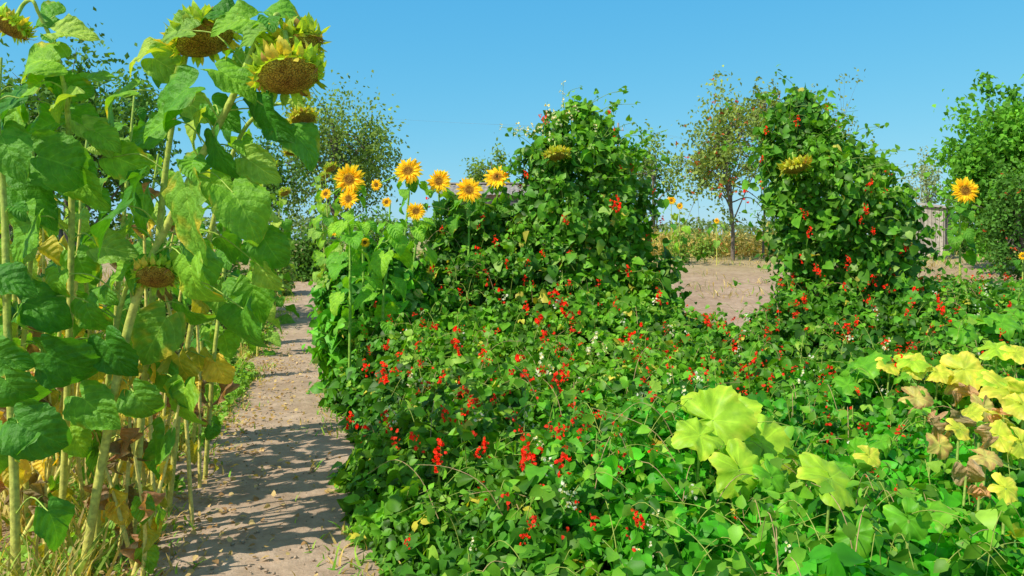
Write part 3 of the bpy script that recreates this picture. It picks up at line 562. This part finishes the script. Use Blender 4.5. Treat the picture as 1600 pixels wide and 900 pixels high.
squash('yellowing squash plant at right edge with crumpled brown leaves',[(1570,655,95,-20,'y'),(1500,620,70,20,'y'),(1545,640,55,160,'l'),(1490,655,55,0,'b'),(1475,705,60,0,'b'),(1425,650,50,0,'w'),(1500,785,60,0,'b'),(1560,700,65,-40,'y'),(1440,680,50,0,'b'),(1520,740,50,0,'b'),(1590,620,55,20,'g'),(1585,740,60,-60,'y'),(1530,770,50,0,'w'),(1510,690,50,60,'y'),(1540,600,50,40,'g'),(1460,740,45,-80,'w'),(1570,790,60,-40,'g'),(1590,690,60,0,'y'),(1485,620,45,60,'w'),(1550,735,55,20,'y'),(1590,660,45,90,'y'),(1530,665,45,-90,'w'),(1460,620,45,30,'y'),(1490,730,45,-30,'y'),(1545,700,45,0,'b'),(1425,610,45,10,'y'),(1580,590,45,10,'y'),(1450,715,40,0,'b'),(1560,830,50,-30,'y'),(1520,815,40,0,'b')])
squash('green squash plant with upright pale leaves in the middle of the right bed',[(1345,588,80,60,'g'),(1420,600,55,20,'l'),(1385,600,45,160,'y'),(1550,592,55,30,'l'),(1590,578,40,0,'y'),(1320,610,50,180,'g')])
squash('small squash plant with yellow blotched leaf beside the dark beans, lower right',[(1350,765,45,-30,'y'),(1330,735,50,80,'g'),(1310,760,50,170,'g'),(1370,720,45,30,'g')])
squash('squash plant with broad green leaves near the right edge behind yellowing leaves',[(1560,512,60,10,'g'),(1525,500,50,170,'g'),(1590,500,50,0,'g'),(1500,530,50,-30,'g')])
# ---------------------------------------------------------------- trees
def tree(label,px,d,topy,rpx,n,cols,leaf=.12,sparse=.35,low=.35,seed=0,name='orchard_tree',berries=0,nlimb=26,cat_='tree',flat=1.0,trunkr=.12):
    r=np.random.default_rng(seed+900); g=float(terrain(0,d)); base=np.array([(px-800)/F*d,d,g-.05]); top=CZ-(topy-HY)/F*d; Hh=top-g; rx=rpx/F*d
    root=thing(name,label,cat_,base); tr=Acc(); cr=Acc()
    c=base+np.array([0,0,g*0+Hh*(low+(1-low)/2)]); rz=Hh*(1-low)/2
    tk=cat([base,base+np.array([.1*rx*r.normal(),0,Hh*.3]),base+np.array([.15*rx*r.normal(),0,Hh*.6]),base+np.array([.1*rx*r.normal(),0,Hh*.85])],5); tr.tube(tk,[trunkr,trunkr*.7,trunkr*.4,trunkr*.15],(.20,.16,.13),8)
    ends=[]
    for k in range(nlimb):
        v=nz(r.normal(0,1,3)); v[2]=abs(v[2])*.9 if r.random()<.6 else v[2]; rad=r.uniform(.45,1.0)**.7
        e=c+v*np.array([rx,rx*.9,rz])*rad*(1+.12*r.normal()); s=tk[r.integers(3,len(tk)-1)]
        mid=(s+e)/2+np.array([0,0,.12*Hh*r.random()]); q=cat([s,mid,e],4); tr.tube(q,[trunkr*.35,trunkr*.08],(.2,.17,.14),5); ends.append(e)
        for kk in range(3):
            e2=e+r.normal(0,1,3)*np.array([rx,rx,rz])*.2+np.array([0,0,.08*rz]); tr.tube(cat([q[-3],e2],2),[trunkr*.1,trunkr*.03],(.2,.17,.14),4); ends.append(e2)
    ends=np.array(ends); m=len(ends); w=r.uniform(.2,1,m)**1.5; idx=r.choice(m,n,p=w/w.sum()); sg=np.array([rx,rx,rz])*sparse*.42
    p=ends[idx]+r.normal(0,1,(n,3))*sg*r.uniform(.5,1.1,m)[idx][:,None]
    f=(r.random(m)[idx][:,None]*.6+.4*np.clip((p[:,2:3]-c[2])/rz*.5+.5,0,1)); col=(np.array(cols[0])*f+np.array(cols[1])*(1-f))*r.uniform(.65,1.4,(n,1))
    cr.inst(T_TREE,frames(r.normal(0,1,(n,3))+[0,0,-.5],r.normal(0,1,(n,3))+[-.3,-.4,.7],r.uniform(.7,1.3,n)*leaf),p,col)
    tr.build('trunk',M_BARK,root,base); cr.build('crown',M_TREE,root,base)
    if berries:
        b=Acc(); ii=r.choice(n,berries); 
        for k in range(3): b.inst(T_TREE,frames(r.normal(0,1,(berries,3)),r.normal(0,1,(berries,3)),np.full(berries,leaf*.7)),p[ii]+np.array([0,-.1,0]),(.65,.10,.04))
        b.build('red_berries',M_PET,root,base,kind='stuff')
    return root
OL=((.26,.40,.08),(.13,.22,.045)); DK=((.13,.29,.04),(.07,.16,.03)); BR=((.19,.47,.04),(.08,.26,.025))
tree('dark green fruit tree behind the tall sunflowers at far left',120,14,118,130,9000,DK,.11,.4,.25,1)
tree('dark leafy tree low behind the left sunflowers, at left edge',0,17,165,120,6000,DK,.12,.45,.1,2)
tree('olive green orchard tree left of the yellow sunflower row',522,26,160,92,8500,OL,.13,.40,.02,3,nlimb=38)
tree('olive tree partly hidden between the left sunflowers and the path orchard tree',410,24,225,70,5500,DK,.12,.45,.02,4)
tree('small slender tree rising behind the grey roof',768,34,240,34,1800,OL,.16,.45,.2,5,nlimb=16)
tree('pale distant tree seen just right of the first bean tower',1015,34,218,50,2600,OL,.16,.4,.1,6,nlimb=18)
tree('sparse pear tree with reddish fruit and slender trunk between the bean towers',1145,28,152,80,5200,((.32,.42,.10),(.17,.27,.06)),.15,.28,.06,7,name='pear_tree',berries=110,nlimb=46,trunkr=.08)
tree('thin upright twiggy branches of a tree above the pear tree',1192,29,114,22,1500,((.30,.38,.09),(.16,.2,.06)),.14,.35,.35,17,nlimb=14,trunkr=.05)
tree('nearly bare twiggy tree behind the second bean tower',1290,27,155,54,1300,((.26,.34,.09),(.16,.2,.06)),.12,.28,.3,8,nlimb=26,trunkr=.06)
tree('grey feathery shrub tree left of the far right tree',1445,32,250,34,1500,((.38,.46,.25),(.22,.28,.15)),.12,.4,.2,9,nlimb=18,trunkr=.05)
tree('large bright green tree filling the right edge',1612,24,168,110,26000,BR,.19,.28,.02,10,nlimb=100,trunkr=.2)
tree('dark round bush with small red fruit under the large right tree',1600,20,268,52,8500,((.12,.30,.04),(.06,.17,.03)),.11,.42,.0,11,name='fruit_bush',berries=80,cat_='bush')
def bush(label,px,d,topy,rpx,n,cols,leaf,seed,name='shrub'):
    r=np.random.default_rng(seed+300); g=float(terrain(0,d)); base=np.array([(px-800)/F*d,d,g]); hz=CZ-(topy-HY)/F*d-g; rx=rpx/F*d
    root=thing(name,label,'bush',base); a=Acc(); v=nz(r.normal(0,1,(n,3))); v[:,2]=np.abs(v[:,2]); q=r.random((n,1))**.35
    p=base+v*q*np.array([rx,rx*.7,hz])*(1+.28*fb(v[:,0]*4,v[:,2]*4+v[:,1]*3,seed,1.0))[:,None]
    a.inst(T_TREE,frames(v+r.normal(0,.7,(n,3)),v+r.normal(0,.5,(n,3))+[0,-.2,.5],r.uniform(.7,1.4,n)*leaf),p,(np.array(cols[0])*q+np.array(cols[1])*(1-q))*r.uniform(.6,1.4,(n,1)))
    a.build('foliage',M_TREE,root,base)
    s=Acc()
    for k in range(6): s.tube(cat([base,base+np.array([r.normal(0,.3)*rx,r.normal(0,.2)*rx,hz*.7])],3),[.015,.005],(.15,.11,.08),5)
    s.build('stems',M_BARK,root,base,kind='stuff')
GR=((.26,.44,.07),(.13,.24,.045))
bs=[('olive shrub at the far end of the path, left side',425,19,360,36,2400,OL,.10),('dusty green weeds shrub right beside the far path',545,15,372,26,1800,GR,.09),('low green bush in left background under the sunflowers',350,15,400,50,2500,OL,.10),
('dark bush under the orchard tree',600,22,330,60,3000,DK,.11),('green bush at far left behind the sunflower stalks',250,13,380,70,3000,((.22,.36,.07),(.12,.19,.05)),.10),('dark shrub at left edge behind the stalks',60,12,400,90,3000,DK,.10),
('low green shrub right of the shed, before the right tree',1400,32,352,50,1800,OL,.12),('small green bush in the dry field between the towers',1100,30,372,22,700,GR,.10),
('green weed clump at the foot of the pear tree',1060,27,360,18,700,GR,.10),('shrub beyond the wooden outhouse',1528,34,350,50,2200,DK,.12),
('weedy green clump on the left bank of the path, nearer',345,9.5,440,26,1200,GR,.06),('weedy green clump on the left bank of the path, farther',388,12.5,415,24,1200,GR,.07),('dark shrub closing the view beyond the end of the path',484,22,356,42,3200,DK,.11)]
for i,b in enumerate(bs): bush(*b,i)
a=Acc(); r=np.random.default_rng(3); n=14000; x=r.uniform(-95,95,n); y=85+r.random(n)*6; top=3.2+1.2*fb(x,x*0,40,.12)+.5*fb(x,x*0,41,.7); z=1.0+top*r.random(n)**.7
a.inst(T_TREE,frames(r.normal(0,1,(n,3)),r.normal(0,1,(n,3))+[0,-.3,.6],r.uniform(.4,.8,n)),np.stack([x,y,z],-1),np.array([.22,.31,.14])*r.uniform(.5,1.4,(n,1)))
tag(a.build('distant_tree_line',M_TREE),'low hazy belt of distant trees along the horizon','trees',kind='stuff')
a=Acc(); n=5500; x=r.uniform(2,14,n); y=30+r.random(n)*4; z=1.05+r.random(n)*(.8+.35*fb(x,y,9,2)); dd=r.normal(0,.6,(n,3))+[0,0,.2]
a.inst(T_LONG,frames(dd,r.normal(0,1,(n,3))+[0,-.3,.5],r.uniform(.3,.6,n)),np.stack([x,y,z],-1),np.where(r.random((n,1))<.3,np.array([[.28,.40,.08]]),np.array([[.66,.52,.18]]))*r.uniform(.6,1.25,(n,1)))
tag(a.build('dry_crop_row',M_DRY),'row of dried yellow crop plants at the far side of the field','dry crop',kind='stuff')
def grass(name,label,n,region,h,cols,T=T_BLADE,wid=1.0,seed=0):
    r=np.random.default_rng(seed+60); x,y=region(r,n); n=len(x); s=r.uniform(h[0],h[1],n); dd=r.normal(0,.35,(n,3))+[0,0,1]
    a=Acc(); a.inst(T,frames(dd,r.normal(0,1,(n,3)),s),np.stack([x,y,terrain(x,y)-.01],-1),np.array(cols)[r.integers(len(cols),size=n)]*r.uniform(.6,1.3,(n,1)))
    return tag(a.build(name,M_DRY),label,'grass',kind='stuff')
TAN=[(.66,.53,.22),(.58,.47,.17),(.48,.48,.12),(.30,.44,.07)]
def regL(r,n):
    y=2.5+20*r.random(n)**1.2; x=pc(y)-pw(y)-.12-np.abs(r.normal(0,1,n))*(.4+.25*y); m=fb(x,y,51,1.5)>-.6; return x[m],y[m]
grass('dry_grass','straw coloured dry grass under the tall sunflowers left of the path',14000,regL,(.10,.45),TAN,seed=1)
def regF(r,n):
    y=14+26*r.random(n); x=r.uniform(-.7,.7,n)*y; m=((fb(x,y,66,.5)>-.1)|(y>26))&~((x/y>.16)&(x/y<.38)&(y<25)&(fb(x,y,67,1.2)<.45))&((np.abs(x-pc(y))>pw(y)+.1)|(y>20)); return x[m],y[m]
grass('field_grass','dry yellow grass scattered over the far field',18000,regF,(.10,.28),[(.60,.46,.20),(.50,.40,.17),(.64,.50,.24),(.3,.42,.08)],T_LONG,seed=2)
def regE(r,n):
    y=3+16*r.random(n); side=np.where(r.random(n)<.65,-1,1); x=pc(y)+side*(pw(y)-.03+.15*r.normal(size=n)+.05); m=fb(x,y,55,2.2)>-.15; return x[m],y[m]
grass('path_weeds','small green weeds and grass tufts along the path edges',10500,regE,(.04,.15),[(.20,.44,.05),(.32,.5,.07),(.58,.44,.16)],T_LONG,seed=3)
a=Acc(); r=np.random.default_rng(91); n=10000; y=3.2+12*r.random(n); x=pc(y)-pw(y)+.05-np.abs(r.normal(0,.42,n)); m=fb(x,y,52,2.4)>.0; x=x[m];y=y[m];n=len(x); z=terrain(x,y)+.02+.24*r.random(n)*np.clip(fb(x,y,52,2.4),.15,1)
a.inst(T_BEANF[0],frames(r.normal(0,1,(n,3)),r.normal(0,.5,(n,3))+[0,-.2,1],r.uniform(.025,.065,n)),np.stack([x,y,z],-1),np.array([.25,.48,.05])*r.uniform(.6,1.4,(n,1)))
tag(a.build('low_weeds',M_FOL),'low leafy green weeds on the left bank of the path','weeds',kind='stuff')
a=Acc(); r=np.random.default_rng(77); n=2200; y=2.8+10*r.random(n); x=pc(y)-pw(y)*1.0-r.normal(0,.4,n)+.0; m=r.random(n)<.10; x=np.where(m,pc(y)+r.uniform(-1,1,n)*pw(y),x)
a.inst(T_BEANF[0],frames(r.normal(0,1,(n,3))*[1,1,.25],r.normal(0,.4,(n,3))+[0,0,1],r.uniform(.012,.05,n)),np.stack([x,y,terrain(x,y)+.05+r.random(n)*.01],-1),np.array([(.58,.42,.18),(.36,.22,.10),(.68,.52,.24)])[r.integers(3,size=n)])
tag(a.build('leaf_litter',M_DRY),'dry fallen leaf scraps scattered on the path and its left bank','leaf litter',kind='stuff')
a=Acc(); n=1500; y=2.8+9*r.random(n)**1.3; x=pc(y)+r.uniform(-1.1,1.1,n)*pw(y); s=r.uniform(.003,.014,n)
for k in range(800): a.box((x[k],y[k],float(terrain(0,y[k]))+.032),(s[k]*1.5,s[k],s[k]),(.47,.35,.25),r.uniform(0,3),r.uniform(-.5,.5))
tag(a.build('soil_clods',M_BARK),'small clods and stones lying on the trodden path','soil clods',kind='stuff')
for i in range(40):
    px=rng.uniform(-20,330) if i<30 else rng.uniform(-20,230); d=rng.uniform(4.1,6.2) if i<30 else rng.uniform(3.9,4.7); b=P(px,gz(d),d); h=rng.uniform(.9,2.0) if i<30 else rng.uniform(.6,1.2); tp=b+np.array([rng.normal(.08,.18),rng.normal(0,.1),h])
    root=thing('dry_stalk','yellow dried stalk with shrivelled hanging leaves in the left thicket','dry stalk',b,'dried stalks among the left sunflowers'); s=Acc(); pth=cat([b,(b+tp)/2+rng.normal(0,.03,3),tp],5); s.tube(pth,[.013,.007],(.76,.66,.18),6); s.build('stalk',M_STALK,root,b)
    for k in range(5):
        q=pth[rng.integers(2,len(pth))]; az=rng.uniform(0,6.28); put(pick('yybm'[rng.integers(4)]),'leaf',root,(math.cos(az)*.5,math.sin(az)*.5,-1),(math.cos(az),math.sin(az),.3)+rng.normal(0,.3,3),rng.uniform(.07,.15),q)
T=leaf_tpl(5,5,lambda v:.42*np.sin(np.pi*(.15+.8*v))+.02,.9,.2,.2)
for k in range(9):
    px=1530+k*11+rng.uniform(-3,3); d=20+rng.uniform(-1.5,1.5); b=np.array([(px-800)/F*d,d,float(terrain(0,d))]); a=Acc(); n=16; th=np.arange(n)*2.4; up=np.linspace(.2,1.6,n)
    a.inst(T,frames(np.stack([np.cos(th),np.sin(th),up],-1),np.stack([-np.cos(th)*up,-np.sin(th)*up,np.ones(n)],-1),np.linspace(.32,.18,n)),np.tile(b+[0,0,.1],(n,1)),(.4,.55,.42))
    tag(a.build('cabbage_plant',M_FOL,None,b),'blue green cabbage plant in the row below the far right tree','cabbage','cabbages in the row at right')
# ---------------------------------------------------------------- buildings
d=27; g=float(terrain(0,d)); x0=(688-800)/F*d; x1=(880-800)/F*d; zr=CZ+(375-283)/F*d; ze=CZ+(375-302)/F*d; base=np.array([(x0+x1)/2,d+1.5,g])
root=thing('farm_shed','old farm shed with grey corrugated slate roof behind the yellow sunflowers','shed',base)
a=Acc(); a.box(((x0+x1)/2,d+1.6,(g+ze)/2-.02),(x1-x0-.4,3.0,ze-g),(.32,.26,.22)); 
for k in range(24): a.box((x0+.28+k*(x1-x0-.5)/23.,d+.07,(g+ze)/2),(.15,.05,ze-g-.06),np.array([.36,.29,.25])*rng.uniform(.6,1.3))
a.build('wall',M_WOOD,root,base,False)
a=Acc(); c=180; xx=np.linspace(x0,x1,c); yy=np.linspace(0,1,8); X,S_=np.meshgrid(xx,yy); cor=.008*np.sin(X*2*np.pi/.15)
i=np.arange(7)[:,None]*c; j=np.arange(c-1)[None,:]; Fq=np.stack([i+j,i+j+1,i+c+j+1,i+c+j],-1).reshape(-1,4)
for sy in (0,1):
    Yc=(d-.25+S_*1.85) if sy==0 else (d+3.5-S_*1.9); a.add(np.stack([X,Yc,ze-.06+S_*(zr-ze+.06)+cor],-1).reshape(-1,3),Fq,np.array([.30,.27,.25]))
a.box(((x0+x1)/2,d+1.6,zr+.03),(x1-x0,.22,.06),(.30,.27,.26)); a.build('roof',M_ROOF,root,base)
a=Acc(); xc=(815-800)/F*d; a.box((xc,d+.03,ze-.65),(.8,.06,.7),(.45,.38,.33)); w=a.build('window',M_WOOD,root,base,False); a=Acc(); a.box((xc,d-.005,ze-.65),(.66,.02,.56),(.05,.07,.09)); pn=a.build('pane',M_ROOF,w,base,False)
a=Acc(); xc=(730-800)/F*d; a.box((xc,d+.03,g+.95),(.8,.06,1.9),(.28,.22,.18)); a.build('door',M_WOOD,root,base,False)
d=29; g=CZ-(402-375)/F*d; cx=(1468-800)/F*d; base=np.array([cx,d+.3,g]); root=thing('wooden_outhouse','small weathered grey plank outhouse with slanting roof beside the right tree','shed',base)
rz=math.radians(42); R=np.array(Matrix.Rotation(rz,3,'Z')); w,dp,hh=.92,.92,1.95
def loc(x,y,z): return R@np.array([x,y,0])+base+np.array([0,0,z])
a=Acc(); a.box(loc(0,0,hh/2-.1),(w,dp,hh),(.16,.14,.12),rz)
for k in range(7):
    t=-w/2+(k+.5)*w/7
    for (x,y,sx,sy) in ((t,-dp/2-.02,w/7-.012,.03),(-w/2-.02,t,.03,w/7-.012),(t,dp/2+.02,w/7-.012,.03),(w/2+.02,t,.03,w/7-.012)):
        a.box(loc(x,y,hh/2-.1+rng.uniform(-.03,.02)),(sx,sy,hh),np.array([.42,.38,.33])*rng.uniform(.6,1.25),rz)
a.build('wall',M_WOOD,root,base,False)
a=Acc(); a.box(loc(0,0,hh-.06),(w+.3,dp+.36,.07),(.42,.40,.38),rz,math.radians(9)); a.build('roof',M_ROOF,root,base,False)
a=Acc(); a.box(loc(0,-dp/2-.05,.85),(.6,.03,1.5),(.22,.19,.16),rz); dr=a.build('door',M_WOOD,root,base,False)
a=Acc(); a.box(loc(.2,-dp/2-.08,.9),(.03,.03,.14),(.1,.1,.1),rz); h=a.build('handle',M_WOOD,dr,base,False)
d=65; b=np.array([(966-800)/F*d,d,1.05]); tz=CZ+(375-192)/F*d; root=thing('utility_pole','thin distant utility pole rising behind the first bean tower','utility pole',b)
a=Acc(); a.tube(cat([b,(b[0],d,tz)],3),[.12,.08],(.4,.37,.34),8); a.build('post',M_BARK,root,b)
a=Acc(); a.box((b[0],d,tz-.6),(.9,.08,.08),(.3,.28,.26)); cb=a.build('crossarm',M_BARK,root,b,False)
for s in (-.35,.35):
    a=Acc(); a.tube(cat([(b[0]+s,d,tz-.56),(b[0]+s,d,tz-.35)],3),[.05,.03],(.5,.5,.5),6); a.build('insulator',M_ROOF,root,b)
wl=['upper thin wire sagging from the utility pole across the sky','lower thin wire sagging from the utility pole across the sky']
for i,s in enumerate((.35,-.35)):
    a=Acc(); p0=np.array([-45,52+s,tz+3.2]); p1=np.array([b[0]+s,d,tz-.35]); p2=np.array([60,74+s,tz-3.0])
    for q0,q1 in ((p0,p1),(p1,p2)):
        t=np.linspace(0,1,24)[:,None]; q=q0*(1-t)+q1*t; q[:,2]-=(4*t*(1-t))[:,0]*1.3; a.tube(q,.004,(.3,.35,.4),4)
    tag(a.build('overhead_wire',M_ROOF),wl[i],'wire','overhead wires')
# ---------------------------------------------------------------- light, world, camera
el=math.radians(49); sd=np.array([-.80,-.60]); sd=sd/np.linalg.norm(sd)
S=np.array([sd[0]*math.cos(el),sd[1]*math.cos(el),math.sin(el)])
L=bpy.data.lights.new('sun','SUN'); L.energy=5.0; L.angle=math.radians(.5); L.color=(1,.93,.80); lo=bpy.data.objects.new('sun',L); COL.objects.link(lo)
lo.rotation_euler=Vector(-S).to_track_quat('-Z','Y').to_euler()
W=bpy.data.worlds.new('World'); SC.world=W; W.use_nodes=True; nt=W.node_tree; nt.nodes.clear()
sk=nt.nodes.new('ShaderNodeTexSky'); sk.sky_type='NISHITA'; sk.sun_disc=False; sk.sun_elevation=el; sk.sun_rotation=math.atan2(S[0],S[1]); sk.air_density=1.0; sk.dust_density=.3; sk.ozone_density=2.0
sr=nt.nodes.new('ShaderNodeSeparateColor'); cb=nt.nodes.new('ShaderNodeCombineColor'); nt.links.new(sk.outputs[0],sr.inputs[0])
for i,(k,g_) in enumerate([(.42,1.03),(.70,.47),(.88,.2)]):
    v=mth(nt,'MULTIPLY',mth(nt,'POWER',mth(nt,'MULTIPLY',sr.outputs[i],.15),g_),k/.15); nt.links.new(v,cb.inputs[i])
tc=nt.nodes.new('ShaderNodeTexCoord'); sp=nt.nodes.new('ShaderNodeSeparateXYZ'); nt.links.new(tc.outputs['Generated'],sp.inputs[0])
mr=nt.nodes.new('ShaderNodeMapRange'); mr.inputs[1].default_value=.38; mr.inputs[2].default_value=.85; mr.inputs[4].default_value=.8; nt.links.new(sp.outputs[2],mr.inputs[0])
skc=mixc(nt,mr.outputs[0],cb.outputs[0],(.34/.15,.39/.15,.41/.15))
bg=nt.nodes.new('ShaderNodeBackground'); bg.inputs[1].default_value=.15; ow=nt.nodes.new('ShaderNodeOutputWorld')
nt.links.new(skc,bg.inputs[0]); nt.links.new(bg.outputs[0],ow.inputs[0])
cam=bpy.data.cameras.new('camera'); cam.lens=36*F/1600; cam.sensor_width=36; cam.shift_y=-75/1600; cam.clip_end=5000; cam.clip_start=.05
co=bpy.data.objects.new('camera',cam); COL.objects.link(co); co.location=(0,0,CZ); co.rotation_euler=(math.radians(90),0,0); SC.camera=co
SC.view_settings.view_transform='Standard'; SC.view_settings.look='None'; SC.view_settings.exposure=0; SC.view_settings.gamma=1
